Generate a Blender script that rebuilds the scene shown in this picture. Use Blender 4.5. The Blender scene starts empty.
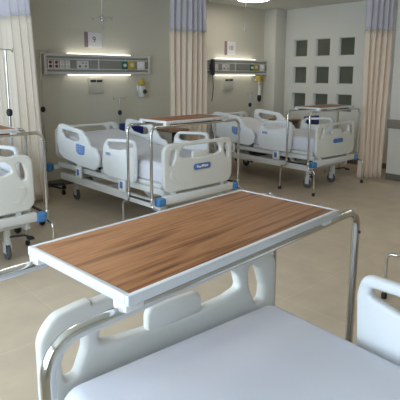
import bpy, bmesh, math, random
from mathutils import Vector, Matrix
random.seed(4)
C = bpy.context.scene.collection
SC = bpy.context.scene
PI = math.pi

# ------------------------------------------------------------------ materials
def mat(name, col, rough=.5, metal=0., **kw):
    m = bpy.data.materials.new(name); m.use_nodes = True
    b = m.node_tree.nodes['Principled BSDF']
    b.inputs['Base Color'].default_value = (*col, 1)
    b.inputs['Roughness'].default_value = rough
    b.inputs['Metallic'].default_value = metal
    for k, v in kw.items():
        b.inputs[k.replace('_', ' ')].default_value = v
    return m

def nodes(m):
    nt = m.node_tree
    return nt, nt.nodes['Principled BSDF'], nt.nodes.new, nt.links.new

def ramp(new, stops):
    r = new('ShaderNodeValToRGB'); e = r.color_ramp.elements
    e[0].position, e[0].color = stops[0][0], (*stops[0][1], 1)
    e[1].position, e[1].color = stops[-1][0], (*stops[-1][1], 1)
    for p, c in stops[1:-1]:
        x = e.new(p); x.color = (*c, 1)
    return r

def noise_tint(m, c1, c2, scale, bump=0., detail=4, coord='Object', stretch=(1, 1, 1), bscale=None):
    nt, b, new, ln = nodes(m)
    tc = new('ShaderNodeTexCoord'); mp = new('ShaderNodeMapping'); mp.inputs['Scale'].default_value = stretch
    ln(tc.outputs[coord], mp.inputs['Vector'])
    n = new('ShaderNodeTexNoise'); n.inputs['Scale'].default_value = scale; n.inputs['Detail'].default_value = detail
    ln(mp.outputs[0], n.inputs['Vector'])
    r = ramp(new, [(.3, c1), (.7, c2)]); ln(n.outputs['Fac'], r.inputs[0]); ln(r.outputs[0], b.inputs['Base Color'])
    if bump:
        n2 = new('ShaderNodeTexNoise'); n2.inputs['Scale'].default_value = bscale or scale * 6; n2.inputs['Detail'].default_value = 3
        ln(mp.outputs[0], n2.inputs['Vector'])
        bp = new('ShaderNodeBump'); bp.inputs['Strength'].default_value = bump; bp.inputs['Distance'].default_value = .004
        ln(n2.outputs['Fac'], bp.inputs['Height']); ln(bp.outputs[0], b.inputs['Normal'])
    return m

def wood_mat(name, c1, c2, c3, rough=.38, axis=0):
    m = mat(name, c2, rough, Specular_IOR_Level=.3)
    nt, b, new, ln = nodes(m)
    tc = new('ShaderNodeTexCoord'); mp = new('ShaderNodeMapping')
    s = [13., 13., 13.]; s[axis] = .8
    mp.inputs['Scale'].default_value = s; mp.inputs['Rotation'].default_value = (0, 0, .05)
    ln(tc.outputs['Object'], mp.inputs['Vector'])
    n1 = new('ShaderNodeTexNoise'); n1.inputs['Scale'].default_value = 1.5; n1.inputs['Detail'].default_value = 5; n1.inputs['Distortion'].default_value = 1.8
    n2 = new('ShaderNodeTexNoise'); n2.inputs['Scale'].default_value = 5.; n2.inputs['Detail'].default_value = 6
    ln(mp.outputs[0], n1.inputs['Vector']); ln(mp.outputs[0], n2.inputs['Vector'])
    mx = new('ShaderNodeMath'); mx.operation = 'MULTIPLY_ADD'; mx.inputs[1].default_value = .42
    ln(n2.outputs['Fac'], mx.inputs[0]); ln(n1.outputs['Fac'], mx.inputs[2])
    r = ramp(new, [(.50, c1), (.64, c2), (.76, c3), (.92, c2)])
    ln(mx.outputs[0], r.inputs[0]); ln(r.outputs[0], b.inputs['Base Color'])
    return m

M = {}
M['wall'] = noise_tint(mat('wall_vinyl', (.56, .55, .48), .75), (.62, .60, .51), (.65, .63, .535), 1.2, .10, bscale=160)
M['wall_light'] = noise_tint(mat('wall_paint_light', (.62, .61, .56), .7), (.66, .645, .575), (.69, .675, .605), 1.5, .06, bscale=150)
M['ceiling'] = noise_tint(mat('ceiling_paint', (.6, .6, .57), .8), (.66, .65, .60), (.70, .69, .64), 2., .08, bscale=120)
M['base'] = mat('dark_baseboard', (.16, .145, .12), .5)
M['plastic'] = noise_tint(mat('bed_plastic', (.64, .645, .61), .36), (.66, .665, .635), (.69, .695, .665), 3., .03, bscale=220)
M['rail'] = noise_tint(mat('rail_plastic', (.74, .76, .77), .33), (.74, .76, .775), (.77, .79, .80), 3., .03, bscale=220)
M['frame'] = mat('white_enamel', (.66, .67, .66), .35)
M['dark'] = mat('dark_plastic', (.035, .035, .04), .5)
M['rubber'] = mat('black_rubber', (.012, .012, .012), .6)
M['greywheel'] = mat('grey_tyre', (.10, .105, .11), .6)
M['blue'] = mat('blue_plastic', (.06, .20, .43), .4)
M['bluelabel'] = mat('blue_label', (.075, .18, .45), .45)
M['panelblue'] = mat('pale_blue_panel', (.15, .27, .58), .45)
M['chrome'] = mat('polished_steel', (.62, .615, .59), .16, 1.)
M['steel'] = mat('brushed_steel', (.55, .55, .54), .3, 1.)
M['alu'] = mat('aluminium_trim', (.66, .68, .71), .5, .35)
M['white'] = mat('white_plastic', (.78, .78, .77), .4)
M['sheet'] = noise_tint(mat('sheet_cotton', (.70, .72, .80), .85, Sheen_Weight=.1), (.66, .67, .74), (.69, .70, .765), 2.5, .12, bscale=14)
M['wood'] = wood_mat('walnut_laminate', (.12, .047, .018), (.265, .108, .041), (.37, .17, .072), .5)
M['cabwood'] = wood_mat('cabinet_laminate', (.16, .085, .045), (.25, .14, .075), (.32, .19, .105))
M['cabgrey'] = mat('cabinet_side', (.42, .40, .36), .5)
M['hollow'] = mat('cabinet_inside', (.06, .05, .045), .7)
M['bluevinyl'] = noise_tint(mat('blue_vinyl', (.01, .03, .22), .4), (.010, .028, .20), (.014, .036, .25), 6., .05)
M['unit'] = mat('unit_enamel', (.66, .66, .64), .4)
M['unitgrey'] = mat('unit_panel_grey', (.27, .265, .25), .45)
M['groove'] = mat('unit_groove', (.30, .30, .29), .5)
M['cream'] = mat('cream_socket', (.62, .60, .48), .45)
M['red'] = mat('red_socket', (.23, .025, .03), .45)
M['yellow'] = mat('yellow_plastic', (.48, .38, .07), .45)
M['green'] = mat('green_plastic', (.03, .16, .12), .45)
M['mauve'] = mat('mauve_strip', (.30, .21, .22), .6)
M['card'] = mat('white_card', (.80, .78, .80), .6)
M['ink'] = mat('black_ink', (.04, .035, .05), .6)
M['boxgrey'] = mat('grey_box', (.57, .555, .48), .55)
M['jar'] = mat('clear_jar', (.55, .56, .55), .2)
M['handrail'] = mat('handrail_brown', (.24, .21, .17), .5)
M['winframe'] = mat('window_reveal', (.55, .55, .51), .5)
M['pane'] = noise_tint(mat('tinted_glass', (.12, .125, .095), .12, Specular_IOR_Level=.35), (.085, .09, .066), (.125, .13, .10), 1.8)
M['lawn'] = mat('outer_frame', (.75, .75, .75), .4)

def fabric(name, c1, c2, trans):
    m = mat(name, c1, .85)
    noise_tint(m, c1, c2, 3., .08, bscale=300)
    nt, b, new, ln = nodes(m)
    t = new('ShaderNodeBsdfTranslucent'); t.inputs[0].default_value = (*c2, 1)
    mx = new('ShaderNodeMixShader'); mx.inputs[0].default_value = trans
    out = nt.nodes['Material Output']
    ln(b.outputs[0], mx.inputs[1]); ln(t.outputs[0], mx.inputs[2]); ln(mx.outputs[0], out.inputs[0])
    return m
M['curtain'] = fabric('curtain_peach', (.86, .745, .62), (.90, .785, .66), .25)
M['curtain_pale'] = fabric('curtain_cream', (.85, .77, .66), (.88, .80, .70), .25)
M['mesh'] = fabric('curtain_net_lilac', (.68, .66, .71), (.73, .71, .76), .3)

def emit(name, col, s):
    m = bpy.data.materials.new(name); m.use_nodes = True
    b = m.node_tree.nodes['Principled BSDF']; b.inputs['Base Color'].default_value = (.8, .8, .8, 1)
    b.inputs['Emission Color'].default_value = (*col, 1); b.inputs['Emission Strength'].default_value = s
    return m
M['tube'] = emit('lamp_tube', (1., .96, .86), 1.0)
M['lamp'] = emit('ceiling_diffuser', (1., .93, .82), 6.)

# floor: large matt tiles with faint joints
fm = mat('floor_tile', (.42, .35, .27), .42)
nt, b, new, ln = nodes(fm)
tc = new('ShaderNodeTexCoord')
br = new('ShaderNodeTexBrick'); br.offset = 0.; br.inputs['Scale'].default_value = 1.
br.inputs['Brick Width'].default_value = .6; br.inputs['Row Height'].default_value = .6
br.inputs['Mortar Size'].default_value = .0035; br.inputs['Mortar Smooth'].default_value = .3
br.inputs['Color1'].default_value = (.52, .43, .325, 1); br.inputs['Color2'].default_value = (.545, .45, .34, 1); br.inputs['Mortar'].default_value = (.59, .50, .395, 1)
ln(tc.outputs['Object'], br.inputs['Vector'])
n = new('ShaderNodeTexNoise'); n.inputs['Scale'].default_value = 5.; n.inputs['Detail'].default_value = 6
ln(tc.outputs['Object'], n.inputs['Vector'])
r = ramp(new, [(.3, (.90, .90, .90)), (.7, (1.06, 1.05, 1.04))]); ln(n.outputs['Fac'], r.inputs[0])
mx = new('ShaderNodeMix'); mx.data_type = 'RGBA'; mx.blend_type = 'MULTIPLY'; mx.inputs[0].default_value = 1.
ln(br.outputs['Color'], mx.inputs[6]); ln(r.outputs[0], mx.inputs[7]); ln(mx.outputs[2], b.inputs['Base Color'])
M['floor'] = fm

# ------------------------------------------------------------------ mesh helpers
def setp(o, **k):
    for a, v in k.items(): o[a] = v
    return o

def finish(me, m, smooth=True):
    me.materials.clear()
    for x in (m if isinstance(m, (list, tuple)) else [m]): me.materials.append(x)
    if smooth and len(me.polygons):
        me.polygons.foreach_set('use_smooth', [True] * len(me.polygons))
        me.set_sharp_from_angle(angle=math.radians(38))
    me.update()
    return me

def obj(name, bm, m, parent=None, smooth=True):
    me = bpy.data.meshes.new(name)
    bmesh.ops.recalc_face_normals(bm, faces=bm.faces)
    bm.to_mesh(me); bm.free()
    finish(me, m, smooth)
    o = bpy.data.objects.new(name, me); C.objects.link(o)
    if parent is not None: o.parent = parent
    return o

def BM(): return bmesh.new()

def bx(bm, x0, x1, y0, y1, z0, z1, bev=0., seg=2, mi=0):
    mtx = Matrix.Translation(((x0 + x1) / 2, (y0 + y1) / 2, (z0 + z1) / 2)) @ Matrix.Diagonal((abs(x1 - x0), abs(y1 - y0), abs(z1 - z0), 1))
    t = bmesh.new(); bmesh.ops.create_cube(t, size=1., matrix=mtx)
    if bev: bmesh.ops.bevel(t, geom=t.edges[:], offset=bev, segments=seg, profile=.5, affect='EDGES')
    for f in t.faces: f.material_index = mi
    join(bm, t); return bm

def join(bm, t):
    vs = [bm.verts.new(v.co) for v in t.verts]
    t.verts.index_update()
    for f in t.faces:
        try:
            nf = bm.faces.new([vs[v.index] for v in f.verts]); nf.material_index = f.material_index
        except ValueError: pass
    t.free()

def box(name, x0, x1, y0, y1, z0, z1, m, parent=None, bev=.004):
    return obj(name, bx(BM(), x0, x1, y0, y1, z0, z1, bev), m, parent)

def fillet(pts, rad, n=7):
    pts = [Vector(p) for p in pts]; out = [pts[0]]
    for i in range(1, len(pts) - 1):
        a, p, c = pts[i - 1], pts[i], pts[i + 1]
        u, v = (a - p), (c - p); lu, lv = u.length, v.length; u.normalize(); v.normalize()
        ang = u.angle(v)
        if ang > PI - .02: out.append(p); continue
        rr = rad[i - 1] if isinstance(rad, (list, tuple)) else rad
        d = min(rr / math.tan(ang / 2), lu * .49, lv * .49); R = d * math.tan(ang / 2)
        cen = p + (u + v).normalized() * (R / math.sin(ang / 2))
        s = (p + u * d) - cen; e = (p + v * d) - cen; tot = s.angle(e); ax = s.cross(e).normalized()
        for k in range(n + 1): out.append(cen + Matrix.Rotation(tot * k / n, 3, ax) @ s)
    out.append(pts[-1]); return out

def tube(bm, pts, rad, seg=14, fil=0., caps=True, closed=False):
    P = fillet(pts, fil) if fil else [Vector(p) for p in pts]
    N = len(P); tang = []
    for i in range(N):
        if closed: t = P[(i + 1) % N] - P[i - 1]
        else: t = P[min(i + 1, N - 1)] - P[max(i - 1, 0)]
        tang.append(t.normalized())
    ref = Vector((0, 0, 1)) if abs(tang[0].z) < .9 else Vector((1, 0, 0))
    nrm = (ref - tang[0] * ref.dot(tang[0])).normalized(); rings = []
    for i in range(N):
        nrm = (nrm - tang[i] * nrm.dot(tang[i])).normalized(); bi = tang[i].cross(nrm)
        R = rad[i] if isinstance(rad, (list, tuple)) else rad
        rings.append([bm.verts.new(P[i] + (nrm * math.cos(2 * PI * k / seg) + bi * math.sin(2 * PI * k / seg)) * R) for k in range(seg)])
    for i in range(N if closed else N - 1):
        a, c = rings[i], rings[(i + 1) % N]
        for k in range(seg): bm.faces.new((a[k], a[(k + 1) % seg], c[(k + 1) % seg], c[k]))
    if caps and not closed:
        bm.faces.new(rings[0][::-1]); bm.faces.new(rings[-1])
    return bm

def lathe(bm, prof, cen=(0, 0, 0), axis='z', seg=20):
    rings = []
    for r, h in prof:
        ring = []
        for k in range(seg):
            a = 2 * PI * k / seg; p, q = r * math.cos(a), r * math.sin(a)
            v = {'z': (p, q, h), 'x': (h, p, q), 'y': (p, h, q)}[axis]
            ring.append(bm.verts.new(Vector(cen) + Vector(v)))
        rings.append(ring)
    for a, c in zip(rings, rings[1:]):
        for k in range(seg): bm.faces.new((a[k], a[(k + 1) % seg], c[(k + 1) % seg], c[k]))
    bm.faces.new(rings[0][::-1]); bm.faces.new(rings[-1]); return bm

def rounded(pts, rad, n=6):
    """round the corners of a closed 2-D outline; rad one value or one per corner"""
    out = []; N = len(pts)
    for i in range(N):
        a, p, c = Vector(pts[i - 1]), Vector(pts[i]), Vector(pts[(i + 1) % N])
        R = rad[i] if isinstance(rad, (list, tuple)) else rad
        u, v = a - p, c - p; lu, lv = u.length, v.length; u.normalize(); v.normalize()
        ang = u.angle(v)
        if R <= 0 or ang > PI - .05: out.append(tuple(p)); continue
        d = min(R / math.tan(ang / 2), lu * .48, lv * .48)
        s, e = p + u * d, p + v * d
        for k in range(n + 1):
            t = k / n; out.append(tuple(s * (1 - t) ** 2 + p * 2 * t * (1 - t) + e * t * t))
    return out

def panel(outlines, th, bev, mapf):
    """flat plate with holes from 2-D outlines; mapf(u,v,w) gives the point"""
    cu = bpy.data.curves.new('tmp', 'CURVE'); cu.dimensions = '2D'; cu.fill_mode = 'BOTH'
    cu.extrude = th / 2 - bev; cu.bevel_depth = bev; cu.bevel_resolution = 2; cu.offset = -bev
    for pts in outlines:
        sp = cu.splines.new('POLY'); sp.points.add(len(pts) - 1)
        for q, p in zip(sp.points, pts): q.co = (p[0], p[1], 0, 1)
        sp.use_cyclic_u = True
    o = bpy.data.objects.new('tmp', cu); C.objects.link(o)
    dg = bpy.context.evaluated_depsgraph_get()
    me = bpy.data.meshes.new_from_object(o.evaluated_get(dg))
    bpy.data.objects.remove(o); bpy.data.curves.remove(cu)
    bm = bmesh.new(); bm.from_mesh(me); bpy.data.meshes.remove(me)
    bmesh.ops.remove_doubles(bm, verts=bm.verts, dist=1e-5)
    for v in bm.verts: v.co = Vector(mapf(v.co.x, v.co.y, v.co.z))
    return bm

def slice_x(bm, xs):
    for x in xs:
        bmesh.ops.bisect_plane(bm, geom=bm.verts[:] + bm.edges[:] + bm.faces[:], plane_co=(x, 0, 0), plane_no=(1, 0, 0))
    return bm

def text_bm(s, size, mapf, ext=.0012):
    cu = bpy.data.curves.new('tmp', 'FONT'); cu.body = s; cu.size = size; cu.extrude = ext; cu.align_x = 'CENTER'; cu.align_y = 'CENTER'
    o = bpy.data.objects.new('tmp', cu); C.objects.link(o)
    me = bpy.data.meshes.new_from_object(o.evaluated_get(bpy.context.evaluated_depsgraph_get()))
    bpy.data.objects.remove(o); bpy.data.curves.remove(cu)
    bm = bmesh.new(); bm.from_mesh(me); bpy.data.meshes.remove(me)
    for v in bm.verts: v.co = Vector(mapf(v.co.x, v.co.y, v.co.z))
    return bm

def thing(name, label, cat, loc=(0, 0, 0), rz=0., group=None):
    o = bpy.data.objects.new(name, None); C.objects.link(o); o.empty_display_size = .1
    o.location = loc; o.rotation_euler = (0, 0, rz); o['label'] = label; o['category'] = cat
    if group: o['group'] = group
    return o

def tag(o, label, cat, group=None):
    o['label'] = label; o['category'] = cat
    if group: o['group'] = group
    return o

def struct(o):
    o['kind'] = 'structure'; return o

def dup(root, loc, rz, label):
    r = root.copy(); C.objects.link(r); r.location = loc; r.rotation_euler = (0, 0, rz); r['label'] = label
    for ch in list(root.children):
        c = ch.copy(); C.objects.link(c); c.parent = r
        for g in list(ch.children):
            d = g.copy(); C.objects.link(d); d.parent = c
    return r

# ------------------------------------------------------------------ room
YW, XR, H = 5.821, 7.135, 2.585
XL, YF, XJ, YJ = -1.35, -1.6, 6.42, 3.16
struct(box('floor', XL - .2, XR + .2, YF - .2, YW + .2, -.12, 0, M['floor'], bev=0))
struct(box('ceiling', XL - .2, XR + .2, YF - .2, YW + .2, H, H + .12, M['ceiling'], bev=0))
struct(box('wall_back', XL - .2, XR + .2, YW, YW + .2, 0, H, M['wall'], bev=0))
struct(box('wall_front', XL - .2, XJ + .2, YF - .2, YF, 0, H, M['wall_light'], bev=0))
# corner column
struct(box('wall_column', 6.84, XR, 5.56, YW, 0, H, M['wall_light'], bev=.004))
# right wall with nine square window openings
WY = [4.095, 4.54, 4.985]; WZ = [.85, 1.30, 1.755]; WS = .29
DX = (XR - 6.969)
k = (XR) / 6.988      # the wall stands a little further out than it was measured
def scz(z): return 1.44 + (z - 1.44) * k
outl = [[(YJ, 0), (YW, 0), (YW, H), (YJ, H)]]
wins = []
for z in WZ[::-1]:
    for y in WY:
        y0, y1, z0, z1 = y * k, (y + WS) * k, scz(z), scz(z + WS)
        wins.append((y0, y1, z0, z1)); outl.append([(y0, z0), (y1, z0), (y1, z1), (y0, z1)])
bm = panel(outl, .14, 0., lambda u, v, w: (XR + .07 + w, u, v))
struct(obj('wall_right', bm, M['wall_light'], smooth=False))
for i, (y0, y1, z0, z1) in enumerate(wins):
    f = BM(); t = .012
    for (a, b_, c, d) in ((y0, y1, z0, z0 + t), (y0, y1, z1 - t, z1), (y0, y0 + t, z0, z1), (y1 - t, y1, z0, z1)):
        bx(f, XR + .06, XR + .095, a, b_, c, d, .002)
    w = struct(obj('window_%d' % (i + 1), f, M['winframe']))
    box('pane', XR + .074, XR + .082, y0 + t, y1 - t, z0 + t, z1 - t, M['pane'], w, bev=0)
# nearer stretch of the right wall, with handrail and baseboard
struct(box('wall_right_return', XJ, XR + .2, YF - .2, YJ, 0, H, M['wall_light'], bev=.003))
struct(box('baseboard_right', XJ - .015, XJ, YF, YJ, 0, .09, M['base'], bev=.003))
struct(box('baseboard_back', XL, 6.84, YW - .014, YW, 0, .085, M['base'], bev=.003))
struct(box('baseboard_corner', XR - .014, XR, YJ, 5.56, 0, .085, M['base'], bev=.003))
hr = thing('handrail', 'dark brown handrail along the right wall beside the far curtain', 'handrail', (XJ, .5, 0))
obj('rail', bx(BM(), -.075, -.035, -2.0, 2.66, .73, .85, .012), M['handrail'], hr)
for y in (-1.4, -.2, 1., 2.2): obj('bracket', bx(BM(), -.036, .0, y, y + .05, .75, .82, .004), M['steel'], hr)
# left wall: big daylight windows (outside the photograph, they light the room)
LW = [(-.2, 1.05), (1.4, 2.85), (3.25, 4.75)]; LZ = (.85, 2.35)
outl = [[(YF - .2, 0), (YW + .2, 0), (YW + .2, H), (YF - .2, H)]] + [[(a, LZ[0]), (b_, LZ[0]), (b_, LZ[1]), (a, LZ[1])] for a, b_ in LW]
struct(obj('wall_left', panel(outl, .2, 0., lambda u, v, w: (XL - .1 + w, u, v)), M['wall_light'], smooth=False))
for i, (a, b_) in enumerate(LW):
    f = BM(); t = .05; X0, X1 = XL - .13, XL - .07
    for q in ((a, b_, LZ[0], LZ[0] + t), (a, b_, LZ[1] - t, LZ[1]), (a, a + t, *LZ), (b_ - t, b_, *LZ), ((a + b_) / 2 - t / 2, (a + b_) / 2 + t / 2, *LZ)):
        bx(f, X0, X1, *q, .004)
    struct(obj('window_%d' % (10 + i), f, M['lawn']))
    L = bpy.data.lights.new('window_portal', 'AREA'); L.shape = 'RECTANGLE'; L.size = LZ[1] - LZ[0]; L.size_y = b_ - a
    L.cycles.is_portal = True
    o = bpy.data.objects.new('window_portal', L); C.objects.link(o); o.location = (XL - .19, (a + b_) / 2, sum(LZ) / 2); o.rotation_euler = (0, -PI / 2, 0)

# ------------------------------------------------------------------ hospital bed
HW = .426
BEDG = 'hospital beds of the ward'
def bow(x): return -.022 * (1 - (x / HW) ** 2)

def board(z0, z1, slots=True):
    w = HW
    out = rounded([(-w, z0 + .05), (-w + .05, z0), (w - .05, z0), (w, z0 + .05), (w, z1 - .055), (w - .042, z1 - .008), (w - .12, z1), (w - .145, z1), (w - .15, z1 - .006), (-w + .15, z1 - .006), (-w + .145, z1), (-w + .12, z1), (-w + .042, z1 - .008), (-w, z1 - .055)],
                  [.05, .06, .06, .05, .07, .06, .1, .003, .003, .003, .003, .1, .06, .07])
    o = [out]
    if slots:
        for s in (-1, 1):
            e = [(-.364, z1 - .195), (-.330, z1 - .192), (-.304, z1 - .13), (-.298, z1 - .066), (-.316, z1 - .050), (-.345, z1 - .070), (-.368, z1 - .14)]
            e = rounded([(s * x, z) for x, z in e], .02)
            o.append(e)
        low = [(-.262, z1 - .122), (-.20, z1 - .141), (-.1, z1 - .149), (0, z1 - .152), (.1, z1 - .149), (.20, z1 - .141), (.262, z1 - .122), (.248, z1 - .07), (.21, z1 - .038), (.1, z1 - .036), (-.1, z1 - .036), (-.21, z1 - .038), (-.248, z1 - .07)]
        o.append(rounded(low, [.02, 0, 0, 0, 0, 0, .02, .03, .03, 0, 0, .03, .03]))
    return o

def make_bed(label):
    t = thing('hospital_bed', label, 'bed', (0, 0, 0), 0, BEDG)
    # footboard
    bm = panel(board(.43, .862), .042, .012, lambda u, v, w: (u, w, v))
    slice_x(bm, [i * .05 for i in range(-8, 9)])
    for v in bm.verts: v.co.y += bow(v.co.x) + .004
    fb = obj('footboard', bm, M['plastic'], t)
    g = panel([rounded([(-.102, .70), (.102, .70), (.102, .775), (-.102, .775)], [.0, 0, .03, .03])], .030, .010, lambda u, v, w: (u, w - .014 + .001, v))
    obj('grip_plate', g, M['plastic'], fb)
    g = panel([rounded([(-.30, .50), (.30, .50), (.36, .56), (.36, .62), (-.36, .62), (-.36, .56)], .03)], .006, .002, lambda u, v, w: (u, w + bow(u) - .0175, v))
    slice_x(g, [i * .06 for i in range(-6, 7)])
    obj('embossed_panel', g, M['plastic'], fb)
    lb = panel([rounded([(-.105, .60), (.105, .60), (.105, .655), (-.105, .655)], .026)], .006, .002, lambda u, v, w: (u, w + bow(0) - .022, v))
    L = obj('badge', lb, M['bluelabel'], fb); L['label'] = 'blue oval badge with white lettering'
    s = BM()
    for a, b_, c, d in ((-.07, -.05, .618, .640), (-.045, -.015, .615, .630), (-.01, .02, .620, .641), (.026, .04, .616, .637), (.046, .07, .620, .634)):
        bx(s, a, b_, bow(0) - .0262, bow(0) - .0245, c, d, 0)
    obj('lettering', s, M['white'], L)
    # headboard
    bm = panel(board(.50, .885), .04, .012, lambda u, v, w: (u * 1.0, 1.95 + w, v - .02))
    hb = obj('headboard', bm, M['plastic'], t)
    # mattress: a bent slab, head end raised
    bm = BM(); ys = [.035, .05, .08, .2, .5, .8, 1.05, 1.2, 1.35, 1.55, 1.70, 1.82, 1.89, 1.915, 1.925]
    def lift(y): return 0 if y < 1.05 else .105 * min(1, (y - 1.05) / .75) ** 1.1
    rings = []
    prof = []
    for (cx, cz, a0) in ((.395 - .05, .625, 0), (-.395 + .05, .625, 90), (-.395 + .025, .525, 180), (.395 - .025, .525, 270)):
        R = .05 if cz > .55 else .025
        for k_ in range(6):
            a = math.radians(a0 + k_ * 18); prof.append((cx + R * math.cos(a), cz + R * math.sin(a)))
    for i, y in enumerate(ys):
        e = min(y - ys[0], ys[-1] - y); s_ = 1 - .035 * max(0, 1 - e / .045) ** 2
        zc = .59
        rings.append([bm.verts.new((x * (s_ if e < .045 else 1) - 0, y, zc + (z - zc) * (1 - .35 * max(0, 1 - e / .03) ** 2) + lift(y) + (.002 * math.sin(9 * y + 3 * x)))) for x, z in prof])
    for a, c in zip(rings, rings[1:]):
        for k_ in range(len(prof)): bm.faces.new((a[k_], a[(k_ + 1) % len(prof)], c[(k_ + 1) % len(prof)], c[k_]))
    bm.faces.new(rings[0][::-1]); bm.faces.new(rings[-1])
    obj('mattress', bm, M['sheet'], t)
    # deck under the mattress, with its backrest section tilted
    bm = BM()
    bx(bm, -.405, .405, .05, 1.04, .455, .498, .008)
    obj('deck', bm, M['frame'], t)
    bm = bx(BM(), -.395, .395, 1.06, 1.91, .475, .497, .006)
    for v in bm.verts:
        v.co.z += max(0, lift(v.co.y) - .002)
    obj('backrest_deck', bm, M['dark'], t)
    bm = BM()
    for s in (-1, 1): bx(bm, s * .385 - .02, s * .385 + .02, .03, 1.95, .395, .45, .005)
    for y in (.03, .55, 1.05, 1.5, 1.90): bx(bm, -.37, .37, y, y + .05, .405, .445, .004)
    obj('upper_frame', bm, M['frame'], t)
    # cross bar under the footboard with blue corner bumpers
    obj('foot_bar', bx(BM(), -.43, .43, -.035, .03, .335, .405, .01), M['frame'], t)
    bm = bx(BM(), -.46, .46, 1.94, 1.99, .36, .415, .01)
    obj('head_bar', bm, M['frame'], t)
    for s in (-1, 1):
        b_ = obj('bumper', bx(BM(), s * .42, s * .505, -.04, .036, .322, .396, .016, 3), M['blue'], t); b_['label'] = 'blue corner bumper'
        b_ = obj('bumper', lathe(BM(), [(.03, .345), (.045, .355), (.045, .43), (.03, .44)], (s * .505, 1.975, 0)), M['blue'], t); b_['label'] = 'blue round head bumper'
        obj('hanger', bx(BM(), s * .30 - .02, s * .30 + .02, -.01, .04, .39, .45, .004), M['frame'], t)
    # base frame
    bm = BM()
    for s in (-1, 1): bx(bm, s * .39 - .022, s * .39 + .022, .06, 1.9, .255, .335, .008)
    for y in (.12, .95, 1.72): bx(bm, -.38, .38, y, y + .06, .265, .325, .006)
    obj('base_frame', bm, M['frame'], t)
    for y in (.42, 1.40):
        bm = BM()
        for s in (-1, 1):
            tube(bm, [(s * .25, y, .30), (s * .25, y + .16, .42)], .022, 10)
        bx(bm, -.27, .27, y - .02, y + .02, .285, .325, .004)
        obj('lift_arm', bm, M['frame'], t)
    bm = BM(); tube(bm, [(0, .35, .29), (0, .95, .40)], .03, 12); bx(bm, -.05, .05, .6, .86, .29, .38, .012)
    obj('actuator', bm, M['dark'], t)
    bm = bx(BM(), -.16, .16, 1.1, 1.36, .30, .39, .015)
    obj('control_box', bm, M['dark'], t)
    for s in (-1, 1):
        for y in (.18, 1.77):
            bm = BM(); bx(bm, s * .27 - .018, s * .27 + .018, y - .02, y + .045, .13, .27, .006)
            for q in (-.026, .02): bx(bm, s * .27 + q, s * .27 + q + .006, y - .01, y + .05, .06, .15, .002)
            c = obj('castor', bm, M['frame'], t)
            obj('wheel', lathe(BM(), [(.035, -.016), (.058, -.014), (.063, -.006), (.063, .006), (.058, .014), (.035, .016)], (s * .27, y + .03, .063), 'x', 24), M['greywheel'], c)
            if y < 1:
                bm = BM(); tube(bm, [(s * .27, y, .19), (s * .27 + s * .10, y - .10, .21), (s * .27 + s * .13, y - .13, .195)], .009, 8); bx(bm, s * .27 + s * .105, s * .27 + s * .15, y - .16, y - .105, .18, .20, .005)
                obj('brake_pedal', bm, M['rubber'], c)
    # side rails
    foot = rounded([(.355, .47), (.335, .79), (.350, .858), (.45, .862), (.80, .835), (.87, .78), (.905, .58), (.88, .49), (.80, .462)], [.05, .06, .05, .03, .06, .08, .06, .04, .03])
    fslot = rounded([(.378, .796), (.380, .824), (.46, .828), (.79, .806), (.815, .765), (.77, .742), (.60, .748), (.46, .778)], [.02, .02, 0, .02, .02, .02, 0, .01])
    head = rounded([(1.06, .48), (1.38, .492), (1.69, .53), (1.80, .58), (1.83, .70), (1.80, .900), (1.70, .913), (1.29, .872), (1.195, .80), (1.13, .725), (1.03, .715), (.965, .62), (.985, .53)], [.03, 0, .03, .05, .05, .06, .03, .06, .05, .06, .06, .06, .06])
    hslot = rounded([(1.33, .775), (1.36, .83), (1.55, .842), (1.70, .855), (1.72, .81), (1.66, .765), (1.50, .745), (1.38, .75)], [.02, .02, 0, .02, .03, .02, 0, .02])
    inset = rounded([(.46, .53), (.46, .70), (.80, .70), (.83, .56), (.76, .525)], .04)
    for s in (-1, 1):
        X = s * .452
        f = lambda u, v, w: (X + w, u, v)
        rf = obj('side_rail', panel([foot, fslot], .034, .011, f), M['rail'], t)
        obj('rail_recess', panel([inset], .005, .0015, lambda u, v, w: (X + s * .0165 + w, u, v)), M['rail'], rf)
        q = obj('decal', panel([rounded([(.73, .72), (.73, .66), (.83, .66), (.83, .72)], .01)], .003, .0005, lambda u, v, w: (X + s * .0195 + w, u, v)), M['white'], rf)
        z = BM()
        for k_ in range(4): bx(z, X + s * .0200, X + s * .0215, .74 + .022 * k_, .755 + .022 * k_, .675, .705, 0)
        q2 = obj('symbols', z, M['bluelabel'], rf); q2['label'] = 'small blue symbols'
        rh = obj('side_rail', panel([head, hslot], .034, .011, f), M['rail'], t)
        q = obj('control_panel', panel([rounded([(1.24, .62), (1.22, .715), (1.40, .725), (1.40, .64), (1.33, .61)], .02)], .006, .002, lambda u, v, w: (X + s * .019 + w, u, v)), M['panelblue'], rh); q['label'] = 'blue control panel on the rail'
        z = BM()
        for a in range(3):
            for c_ in range(3): bx(z, X + s * .0215, X + s * .0235, 1.262 + a * .045, 1.287 + a * .045, .642 + c_ * .026, .656 + c_ * .026, .001)
        obj('buttons', z, mat('button_pale', (.35, .45, .7), .4) if 'btn' not in M else M['btn'], rh)
        # posts that carry the rails, with the latch
        for y in (.60, 1.42):
            bm = bx(BM(), s * .415, s * .438, y - .05, y + .05, .40, .56, .008)
            obj('rail_post', bm, M['frame'], t)
            l = obj('rail_latch', bx(BM(), s * .425, s * .452, y - .055, y + .055, .345, .462, .010), M['white'], t)
            obj('latch_button', bx(BM(), s * .449, s * .456, y - .022, y + .022, .375, .44, .003), M['bluelabel'], l)
    return t
M['btn'] = mat('button_pale', (.30, .40, .68), .4)

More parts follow.
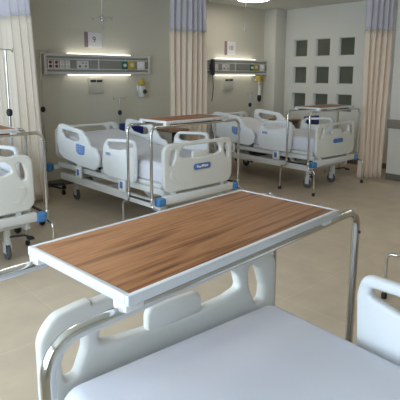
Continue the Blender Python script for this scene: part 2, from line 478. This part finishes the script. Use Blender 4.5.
def frame_at(x0, y0, a, dx, dy=0.):
    return (x0 + math.cos(a) * dx - math.sin(a) * dy, y0 + math.sin(a) * dx + math.cos(a) * dy, 0)
BW = .852
bedB = make_bed('white hospital bed below the number 9 sign, in the middle of the ward')
bedB.location = frame_at(2.490, 3.214, .019, BW / 2); bedB.rotation_euler.z = .019
dup(bedB, frame_at(4.957, 3.358, -.017, BW / 2), -.017, 'white hospital bed at the far right, in front of the nine small square windows')
dup(bedB, frame_at(.610, 3.490, 0, BW / 2), 0, 'white hospital bed cut off by the left edge, beside the left curtain')
aF = -.056
bedF = dup(bedB, frame_at(.434, 1.077, aF, BW / 2), aF + PI, 'hospital bed with bare pale blue mattress nearest the camera, under the big wooden table')
for ch in bedF.children:      # the rails on the camera side are let down
    if ch.name.startswith(('side_rail',)) and sum((v[0] for v in ch.bound_box)) > 0: ch.location.z = -.36

# ------------------------------------------------------------------ overbed tables
W, S, ZT, JOG = 1.119, .325, 1.010, .095
TABG = 'overbed tables on tubular steel frames'
def make_table(label):
    t = thing('overbed_table', label, 'overbed table', (0, 0, 0), 0, TABG)
    w, s, R = W / 2, S / 2, .0132
    for y in (-s, s):
        obj('frame_tube', tube(BM(), [(-w, y, .36), (-w, y, ZT), (w, y, ZT), (w, y, .36)], R, 16, .06), M['chrome'], t)
        o = JOG if y > 0 else -JOG
        for x in (-w, w):
            l = obj('leg', tube(BM(), [(x, y, .40), (x, y, .316), (x, y + o, .312), (x, y + o, .025)], .0100, 12, .04), M['chrome'], t)
            f = obj('rubber_foot', lathe(BM(), [(.012, .0), (.018, .004), (.019, .03), (.013, .042)], (x, y + o, 0)), M['rubber'], l); f['label'] = 'black rubber foot'
            obj('collar', lathe(BM(), [(.0134, .352), (.0152, .355), (.0152, .40), (.0134, .403)], (x, y, 0)), M['steel'], l)
    for x in (-w, w):
        obj('side_bar', tube(BM(), [(x, -s, .372), (x, s, .372)], .010, 10), M['dark'], t)
    x0, x1, y0, y1 = .141 - w, .922 - w, -.038 - s, .333 - s
    z1 = ZT + .047
    obj('tabletop', bx(BM(), x0 + .011, x1 - .011, y0 + .011, y1 - .011, z1 - .019, z1 - .001, .001), M['wood'], t)
    bm = BM()
    for a, b_, c, d in ((x0, x1, y0, y0 + .012), (x0, x1, y1 - .012, y1), (x0, x0 + .012, y0 + .0121, y1 - .0121), (x1 - .012, x1, y0 + .0121, y1 - .0121)):
        bx(bm, a, b_, c, d, z1 - .021, z1, .002)
    e = obj('edge_trim', bm, M['alu'], t); e['label'] = 'silver edge trim around the top'
    for x in (x0 + .03, x1 - .03):
        for y in (-s, s):
            obj('bracket', bx(BM(), x - .022, x + .022, y - .02, y + .02, ZT + .004, z1 - .0185, .003), M['white'], t)
    for y in (-s,):
        for x in (w,):
            obj('screw', lathe(BM(), [(.005, 0), (.005, .004), (.002, .006)], (x, -s - .0162, ZT - .075), 'y', 10), M['dark'], t)
    return t
tF = make_table('large walnut-topped overbed table nearest the camera, across the front bed')
tF.location = frame_at(.300, .704, .074, W / 2, S / 2); tF.rotation_euler.z = .074
dup(tF, frame_at(2.371, 3.217, .046, W / 2, S / 2), .046, 'overbed table with brown top across the middle bed, below the lit wall panel')
dup(tF, frame_at(4.816, 3.355, -.006, W / 2, S / 2), -.006, 'overbed table across the far right bed, below the small square windows')
dup(tF, frame_at(.440, 3.493, 0, W / 2, S / 2), 0, 'overbed table cut off by the left edge, in front of the left curtain')
dup(tF, frame_at(2.885, .950, 0, W / 2, S / 2), 0, 'overbed table showing only a bent steel leg at the right edge, by the white rail')

# ------------------------------------------------------------------ bed head wall units
def make_unit(label, x0):
    t = thing('bed_head_unit', label, 'wall panel', (x0, YW, 0), 0, 'lit service panels above the bed heads')
    L = 1.60; z0, z1 = 1.444, 1.699; D = -.085
    bm = BM()
    bx(bm, 0, L, D + .012, 0, z0 + .012, z1 - .012, .002)
    obj('body', bm, M['unit'], t)
    for z in (z0, z1 - .03): obj('rim', bx(BM(), .012, L - .012, D - .006, -.01, z, z + .03, .006), M['unit'], t)
    for x in (0, L - .03): obj('end_cap', bx(BM(), x, x + .03, D - .012, 0, z0 - .004, z1 + .004, .008), M['unit'], t)
    for z in (z0 + .033, z1 - .058): obj('groove', bx(BM(), .03, L - .03, D + .006, D + .014, z, z + .026, .001), M['groove'], t)
    obj('face', bx(BM(), .03, L - .03, D + .001, D + .014, z0 + .073, z1 - .073, .002), M['unitgrey'], t)
    for z in (z0 + .060, z1 - .073): obj('ledge', bx(BM(), .03, L - .03, D - .006, D + .014, z, z + .013, .003), M['unit'], t)
    zc = 1.567
    for x, m in ((.075, 'red'), (.155, 'red'), (.235, 'cream'), (.310, 'cream')):
        p = obj('socket', bx(BM(), x - .031, x + .031, D - .008, D + .003, zc - .05, zc + .05, .004), M['white'], t)
        p['label'] = 'white socket plate with %s outlets' % ('dark red' if m == 'red' else 'cream')
        for dz in (-.024, .024): obj('outlet', lathe(BM(), [(.021, 0), (.021, -.004), (.016, -.006)], (x, D - .007, zc + dz), 'y', 16), M[m], p)
    p = obj('call_plate', bx(BM(), .435, .605, D - .008, D + .003, zc - .05, zc + .05, .004), M['unit'], t)
    for x, z, r in ((.475, -.022, .014), (.52, .022, .012), (.565, .02, .010), (.56, -.02, .018)):
        obj('jack', lathe(BM(), [(r, 0), (r, -.005), (r * .6, -.007)], (x, D - .007, zc + z), 'y', 14), M['dark'] if z < 0 and x < .5 else M['groove'], p)
    for x in (.745, 1.17): obj('divider', bx(BM(), x, x + .018, D - .010, D + .004, z0 + .05, z1 - .05, .003), M['unit'], t)
    g = obj('gas_outlet', bx(BM(), 1.115, 1.20, D - .012, D, zc - .055, zc + .055, .006), M['green'], t); g['label'] = 'green gas outlet'
    obj('outlet', lathe(BM(), [(.022, 0), (.022, -.02), (.014, -.024)], (1.157, D - .011, zc), 'y', 16), M['white'], g)
    g = obj('gas_outlet', bx(BM(), 1.215, 1.335, D - .012, D, zc - .06, zc + .06, .006), M['yellow'], t); g['label'] = 'yellow gas outlet'
    obj('outlet', lathe(BM(), [(.026, 0), (.026, -.02), (.016, -.026)], (1.275, D - .011, zc + .005), 'y', 16), M['cream'], g)
    g = obj('gas_outlet', bx(BM(), 1.375, 1.50, D - .012, D, zc - .055, zc + .055, .006), M['white'], t); g['label'] = 'white gas outlet'
    obj('outlet', lathe(BM(), [(.034, 0), (.034, -.022), (.02, -.030)], (1.445, D - .011, zc), 'y', 18), M['white'], g)
    l = obj('lamp_strip', bx(BM(), .34, 1.27, D + .005, -.012, z1 + .0005, z1 + .012, .003), M['tube'], t); l['label'] = 'glowing upward lamp strip'
    l = obj('lamp_strip', bx(BM(), .34, 1.27, D + .005, -.012, z0 - .012, z0 - .0005, .003), M['tube'], t); l['label'] = 'glowing downward lamp strip'
    return t
uB = make_unit('lit white service panel with red sockets above the middle bed', 2.630)
uC = dup(uB, (5.262, YW, 0), 0, 'lit service panel in the corner above the far right bed, partly behind the curtain')

def placard(x0, x1, z0, z1, s, label):
    t = thing('number_sign', label, 'sign', (x0, YW, z0), 0, 'bed number signs')
    w, h = x1 - x0, z1 - z0
    obj('card', bx(BM(), .045, w, -.022, 0, 0, h, .003), M['card'], t)
    q = obj('side_strip', bx(BM(), 0, .045, -.020, 0, -.004, h, .003), M['mauve'], t); q['label'] = 'mauve side strip'
    obj('number', text_bm(s, .105, lambda u, v, w_: (.045 + (w - .045) * .42 + u, -.0228 - w_, h * .5 + v), .001), M['ink'], t)
placard(3.235, 3.49, 1.80, 1.99, '9', 'white sign with the number 9 above the middle wall panel')
placard(5.835, 6.085, 1.775, 1.995, '10', 'white sign with a two digit number above the corner wall panel')

def utility(x0, label):
    t = thing('wall_box', label, 'wall box', (x0, YW, 1.19), 0, 'grey boxes below the wall panels')
    obj('cover', bx(BM(), 0, .22, -.035, 0, 0, .21, .006), M['boxgrey'], t)
    for a in (.02, .115): obj('slot', bx(BM(), a, a + .085, -.039, -.033, .15, .182, .003), M['dark'], t)
utility(3.265, 'grey wall box with two dark slots below the middle panel')
utility(5.81, 'grey wall box with two dark slots below the corner panel')

# suction regulator under the middle panel
t = thing('suction_regulator', 'small yellow and white suction regulator on the wall right of the middle panel', 'regulator', (4.075, YW, 1.235))
obj('mount', bx(BM(), -.03, .03, -.05, 0, -.03, .06, .006), M['white'], t)
q = obj('valve', lathe(BM(), [(.03, .05), (.05, .06), (.055, .09), (.035, .11), (.012, .15), (.01, .16)], (0, -.085, 0)), M['yellow'], t); q['label'] = 'yellow valve'
obj('jar', lathe(BM(), [(.03, -.12), (.05, -.11), (.056, -.03), (.056, .02), (.045, .05), (.03, .055)], (0, -.085, 0)), M['jar'], t)
q = obj('gauge', lathe(BM(), [(.03, -.145), (.03, -.155), (.02, -.158)], (.012, 0, -.03), 'y', 18), M['ink'], t)
obj('hook', tube(BM(), [(.0, -.05, .02), (.09, -.05, .01), (.10, -.05, -.06)], .006, 8, .02), M['steel'], t)
# flow meter hanging under the corner panel
t = thing('flow_meter', 'tall white flow meter with dark tip hanging under the corner panel', 'flow meter', (6.63, YW - .10, 1.0))
obj('body', tube(BM(), [(0, 0, .09), (0, 0, .42)], .024, 14), M['white'], t)
obj('valve', bx(BM(), -.05, .05, -.04, .06, .335, .43, .012), M['yellow'], t)
obj('connector', tube(BM(), [(0, 0, .40), (0, .0, .43)], .016, 10), M['white'], t)
obj('wall_bracket', bx(BM(), -.018, .018, .02, .101, .33, .39, .004), M['white'], t)
obj('tip', lathe(BM(), [(.012, -.03), (.034, .0), (.034, .07), (.02, .095)]), M['rubber'], t)
obj('gauge', lathe(BM(), [(.035, -.03), (.035, -.05), (.02, -.055)], (-.05, 0, .30), 'y', 16), M['cream'], t)
# handset at the left end of the corner panel
t = thing('call_handset', 'black handset with hanging cord at the left end of the corner panel', 'handset', (5.425, 5.677, 1.44))
obj('body', bx(BM(), -.03, .03, -.028, .028, .0, .25, .012), M['dark'], t)
obj('cord', tube(BM(), [(0, 0, .01), (.01, -.01, -.2), (-.01, .0, -.42)], .007, 8, .1), M['dark'], t)

# ceiling hangers for drip bags
def hanger(x, y, z, hooks, label):
    t = thing('drip_hanger', label, 'drip hanger', (x, y, 0), 0, 'drip hangers hung from the ceiling')
    obj('rod', tube(BM(), [(0, 0, H), (0, 0, z + .02)], .006, 10), M['steel'], t)
    obj('ceiling_plate', lathe(BM(), [(.035, H - .02), (.04, H - .012), (.04, H)]), M['white'], t)
    if hooks:
        obj('hub', lathe(BM(), [(.008, z - .05), (.018, z - .04), (.018, z + .02), (.01, z + .04)]), M['steel'], t)
        for k_ in range(4):
            a = k_ * PI / 2 + .7; c, s = math.cos(a), math.sin(a)
            obj('hook', tube(BM(), [(0, 0, z), (.10 * c, .10 * s, z), (.115 * c, .115 * s, z - .05), (.13 * c, .13 * s, z + .01)], .005, 8, .02), M['steel'], t)
        obj('tail_hook', tube(BM(), [(0, 0, z - .04), (0, 0, z - .11), (.02, 0, z - .13), (.025, 0, z - .10)], .005, 8, .015), M['steel'], t)
    else:
        obj('hook', tube(BM(), [(0, 0, z + .04), (0, 0, z - .06), (.02, 0, z - .08), (.03, 0, z - .05)], .007, 8, .015), M['steel'], t)
hanger(3.08, 5.1, 2.10, True, 'steel drip hanger with four hooks above the number 9 sign')
hanger(5.545, 5.1, 2.17, False, 'single hook drip rod hanging below the ceiling lamp in the corner')

# ceiling lamps
def lamp(x, y, label):
    t = thing('ceiling_lamp', label, 'ceiling lamp', (x, y, H), 0, 'round ceiling lamps')
    obj('ring', lathe(BM(), [(.27, 0), (.285, -.012), (.285, -.02), (.27, -.028)], seg=40), M['white'], t)
    obj('diffuser', lathe(BM(), [(.262, -.012), (.262, -.024), (.235, -.028), (.12, -.030)], seg=40), M['lamp'], t)
lamp(5.69, 5.07, 'glowing round ceiling lamp at the top edge, above the corner bed')
for x, y in ((3.3, 2.0), (.9, 2.6), (5.0, .8)):  # extra unseen lamps, added to light the interior
    lamp(x, y, 'added round ceiling lamp out of the picture over the middle of the ward')

# ------------------------------------------------------------------ drip stands
STG = 'drip stands beside the bed heads'
def stand(x, y, zk, zt, rz, label, br=.24):
    t = thing('drip_stand', label, 'drip stand', (x, y, 0), rz, STG)
    obj('pole', tube(BM(), [(0, 0, .10), (0, 0, zk)], .0125, 12), M['steel'], t)
    obj('inner_rod', tube(BM(), [(0, 0, zk), (0, 0, zt)], .0085, 10), M['steel'], t)
    k_ = obj('clamp_knob', lathe(BM(), [(.012, zk - .034), (.025, zk - .022), (.028, zk), (.025, zk + .022), (.012, zk + .034)]), M['rubber'], t); k_['label'] = 'black clamp knob'
    obj('hub', lathe(BM(), [(.03, .075), (.04, .085), (.04, .13), (.018, .15)]), M['dark'], t)
    for i in range(5):
        a = 2 * PI * i / 5; c, s = math.cos(a), math.sin(a)
        l = obj('base_leg', tube(BM(), [(.02 * c, .02 * s, .105), (br * c, br * s, .075)], [.016, .011], 8), M['dark'], t)
        obj('castor', lathe(BM(), [(.012, -.014), (.03, -.012), (.032, 0), (.03, .012), (.012, .014)], (br * c, br * s, .032), 'x', 14), M['rubber'], l)
    for s in (-1, 1):
        obj('hook', tube(BM(), [(0, 0, zt), (s * .09, 0, zt), (s * .10, 0, zt - .03), (s * .12, 0, zt + .02)], .005, 8, .015), M['steel'], t)
stand(2.49, 5.53, 1.03, 1.72, .15, 'drip stand with black knob between the left curtain and the middle bed')
stand(1.70, 4.5, 1.093, 1.665, .6, 'drip stand with black knob in front of the left curtain, behind the left table')
stand(3.63, 5.63, .93, 1.13, .2, 'short drip stand behind the blue chair by the middle bed head', .13)
stand(6.085, 5.45, .95, 1.14, .3, 'short drip stand behind the far right bed, under the corner panel')

# ------------------------------------------------------------------ bedside cabinets and chairs
def cabinet(x, y, label):
    t = thing('bedside_cabinet', label, 'cabinet', (x, y, 0), 0, 'bedside cabinets')
    w, d, h = .29, .40, .72
    bm = BM()
    for a, b_ in ((0, .018), (w - .018, w)): bx(bm, a, b_, 0, d, .06, h - .02, .002)
    bx(bm, .018, w - .018, d - .012, d, .06, h - .02, .001)
    for z in (.06, .44, .535): bx(bm, .018, w - .018, .005, d - .012, z, z + .016, .001)
    obj('carcass', bm, M['cabgrey'], t)
    obj('top', bx(BM(), -.012, w + .012, -.015, d, h - .02, h + .012, .005), M['cabwood'], t)
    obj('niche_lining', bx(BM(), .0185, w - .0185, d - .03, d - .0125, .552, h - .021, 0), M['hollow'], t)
    dr = obj('drawer', bx(BM(), .02, w - .02, -.014, .30, .458, .533, .003), M['cabwood'], t)
    obj('handle', tube(BM(), [(.10, -.014, .497), (.10, -.035, .497), (.19, -.035, .497), (.19, -.014, .497)], .005, 8, .01), M['steel'], dr)
    do = obj('door', bx(BM(), .02, w - .02, -.014, .003, .07, .438, .003), M['cabwood'], t)
    obj('handle', tube(BM(), [(.22, -.014, .34), (.22, -.035, .34), (.22, -.035, .26), (.22, -.014, .26)], .005, 8, .01), M['steel'], do)
    for a in (.03, w - .03):
        for b_ in (.04, d - .04): obj('castor', lathe(BM(), [(.015, -.012), (.029, -.01), (.029, .01), (.015, .012)], (a, b_, .03), 'x', 14), M['rubber'], t)
cabinet(3.905, 4.86, 'brown topped bedside cabinet with open niche right of the middle bed, by the centre curtain')
cabinet(6.22, 4.74, 'brown topped bedside cabinet behind the far right bed, under the square windows')

def chair(x, y, rz, zt, label):
    t = thing('visitor_chair', label, 'chair', (x, y, 0), rz, 'blue visitor chairs')
    obj('seat', bx(BM(), -.20, .20, -.40, .02, .40, .455, .02, 3), M['bluevinyl'], t)
    obj('backrest', bx(BM(), -.19, .19, .02, .06, .55, zt, .018, 3), M['bluevinyl'], t)
    for s in (-1, 1):
        obj('leg', tube(BM(), [(s * .19, -.37, .01), (s * .185, -.36, .40)], .011, 10), M['chrome'], t)
        obj('leg', tube(BM(), [(s * .19, .06, .01), (s * .18, .035, .42), (s * .17, .068, zt - .05)], .011, 10), M['chrome'], t)
        obj('rung', tube(BM(), [(s * .188, -.365, .18), (s * .188, .05, .18)], .008, 8), M['chrome'], t)
chair(3.70, 5.42, 0, .80, 'blue chair seen through the rails at the head of the middle bed')
chair(6.27, 4.30, 0, .825, 'blue chair behind the far right bed, below the table top')

# ------------------------------------------------------------------ curtains
def curtain(top, bot, folds, amp_t, amp_b, z0, zs, z1, label, mfab, seed=0, dense=None):
    rnd = random.Random(seed)
    t = thing('privacy_curtain', label, 'curtain', (0, 0, 0), 0, 'privacy curtains between the beds')
    N = folds * 12
    def at(path, u):
        L = [0]
        for a, b_ in zip(path, path[1:]): L.append(L[-1] + (Vector(b_) - Vector(a)).length)
        d = u * L[-1]
        for i in range(len(path) - 1):
            if d <= L[i + 1] + 1e-9:
                f = (d - L[i]) / (L[i + 1] - L[i]); a, b_ = Vector(path[i]), Vector(path[i + 1])
                tt = (b_ - a).normalized(); return a.lerp(b_, f), Vector((-tt.y, tt.x))
    ph = [rnd.uniform(.75, 1.25) for _ in range(folds + 2)]; off = [rnd.uniform(-.5, .5) for _ in range(folds + 2)]
    def sheet(za, zb, nz, amp_scale):
        bm = BM(); rows = []
        for j in range(nz + 1):
            z = za + (zb - za) * j / nz; f = (z - z0) / (z1 - z0); row = []
            for i in range(N + 1):
                u = i / N; (pt_, nt_), (pb, nb) = at(top, u), at(bot, u)
                p = pb.lerp(pt_, f); nn = nb.lerp(nt_, f).normalized(); tt = Vector((nn.y, -nn.x))
                kf = u * folds; i0 = int(kf); q = kf - i0; A = (ph[i0] * (1 - q) + ph[i0 + 1] * q) * (amp_b * (1 - f) + amp_t * f) * amp_scale
                w = 2 * PI * kf + off[i0] * (1 - q) + off[i0 + 1] * q
                p = p + nn * (A * math.sin(w)) + tt * (A * .35 * math.sin(2 * w) + .01 * math.sin(2.1 * z + 5 * u))
                row.append(bm.verts.new((p.x, p.y, z)))
            rows.append(row)
        for a, b_ in zip(rows, rows[1:]):
            for i in range(N): bm.faces.new((a[i], a[i + 1], b_[i + 1], b_[i]))
        return bm
    for nm, bm, m in (('fabric', sheet(z0, zs, 18, 1.), mfab), ('net_top', sheet(zs - .004, z1, 6, .93), M['mesh'])):
        o = obj(nm, bm, m, t)
        md = o.modifiers.new('thickness', 'SOLIDIFY'); md.thickness = .004; md.offset = 0
        if nm == 'net_top': o['label'] = 'lilac net top'
    rail = [(p[0], p[1], z1 + .02) for p in top]
    obj('hem', bx(BM(), top[0][0] - .001, top[0][0] + .001, top[0][1] - .001, top[0][1] + .001, zs - .02, zs + .0, 0), mfab, t) if False else None
    return t
cL = curtain([(2.14, 5.02), (2.06, 5.25), (2.02, 5.72)], [(2.27, 5.03), (2.12, 5.22), (2.02, 5.72)], 7, .03, .04, .05, 2.05, 2.53,
        'cream curtain with lilac net top at the left edge, behind the left bed', M['curtain_pale'], 1)
cM = curtain([(4.26, 5.30), (4.55, 5.22), (4.83, 5.19)], [(4.24, 5.32), (4.55, 5.22), (4.85, 5.18)], 7, .020, .028, .05, 2.045, 2.53,
        'peach curtain with lilac net top in the middle, between the two wall panels', M['curtain'], 2)
cR = curtain([(6.09, 3.42), (6.28, 3.30), (6.41, 3.20)], [(6.03, 3.38), (6.22, 3.28), (6.37, 3.20)], 5, .03, .04, .03, 2.04, 2.53,
        'peach curtain with lilac net top at the right edge, right of the far right bed', M['curtain'], 3)
for pts, lb in (([(2.04, 5.74), (2.04, 2.9)], 'ceiling rail carrying the left curtain'), ([(4.1, 2.9), (4.1, 5.1), (4.3, 5.27), (4.90, 5.19)], 'ceiling rail carrying the middle curtain'), ([(4.6, 2.85), (5.9, 2.85), (6.1, 3.35), (6.40, 3.2)], 'ceiling rail carrying the right curtain')):
    r_ = thing('curtain_rail', lb, 'curtain rail')
    obj('track', tube(BM(), [(x, y, H - .022) for x, y in pts], .012, 8, .1), M['white'], r_)
    for x, y in pts[:1] + pts[-1:]: obj('end_stop', lathe(BM(), [(.016, H - .04), (.018, H - .03), (.018, H)], (x, y, 0), seg=12), M['white'], r_)

# ------------------------------------------------------------------ light, camera
wd = bpy.data.worlds.new('sky'); SC.world = wd; wd.use_nodes = True
bg = wd.node_tree.nodes['Background']; bg.inputs[0].default_value = (.70, .85, 1.0, 1); bg.inputs[1].default_value = 5.0

f_px, pitch, yaw, roll, hc = 480.85, math.radians(10.206), math.radians(42.454), math.radians(.213), 1.447
fw = Vector((math.sin(yaw) * math.cos(pitch), math.cos(yaw) * math.cos(pitch), -math.sin(pitch)))
rt = Vector((math.cos(yaw), -math.sin(yaw), 0)); up = rt.cross(fw)
r2 = rt * math.cos(roll) + up * math.sin(roll); u2 = -rt * math.sin(roll) + up * math.cos(roll)
cam = bpy.data.cameras.new('camera'); co = bpy.data.objects.new('camera', cam); C.objects.link(co)
cam.sensor_width = 36; cam.lens = 36 * f_px / 400; cam.shift_x = -1.59 / 400; cam.shift_y = -38.91 / 400; cam.clip_start = .02
mw = Matrix((r2, u2, -fw)).transposed().to_4x4(); mw.translation = (0, 0, hc); co.matrix_world = mw
SC.camera = co
SC.view_settings.view_transform = 'Standard'; SC.view_settings.look = 'None'; SC.view_settings.gamma = 1
SC.view_settings.use_curve_mapping = False; SC.view_settings.exposure = 1.2
SC.cycles.max_bounces = 10; SC.cycles.diffuse_bounces = 6; SC.cycles.sample_clamp_indirect = 6
SC.cycles.use_denoising = True
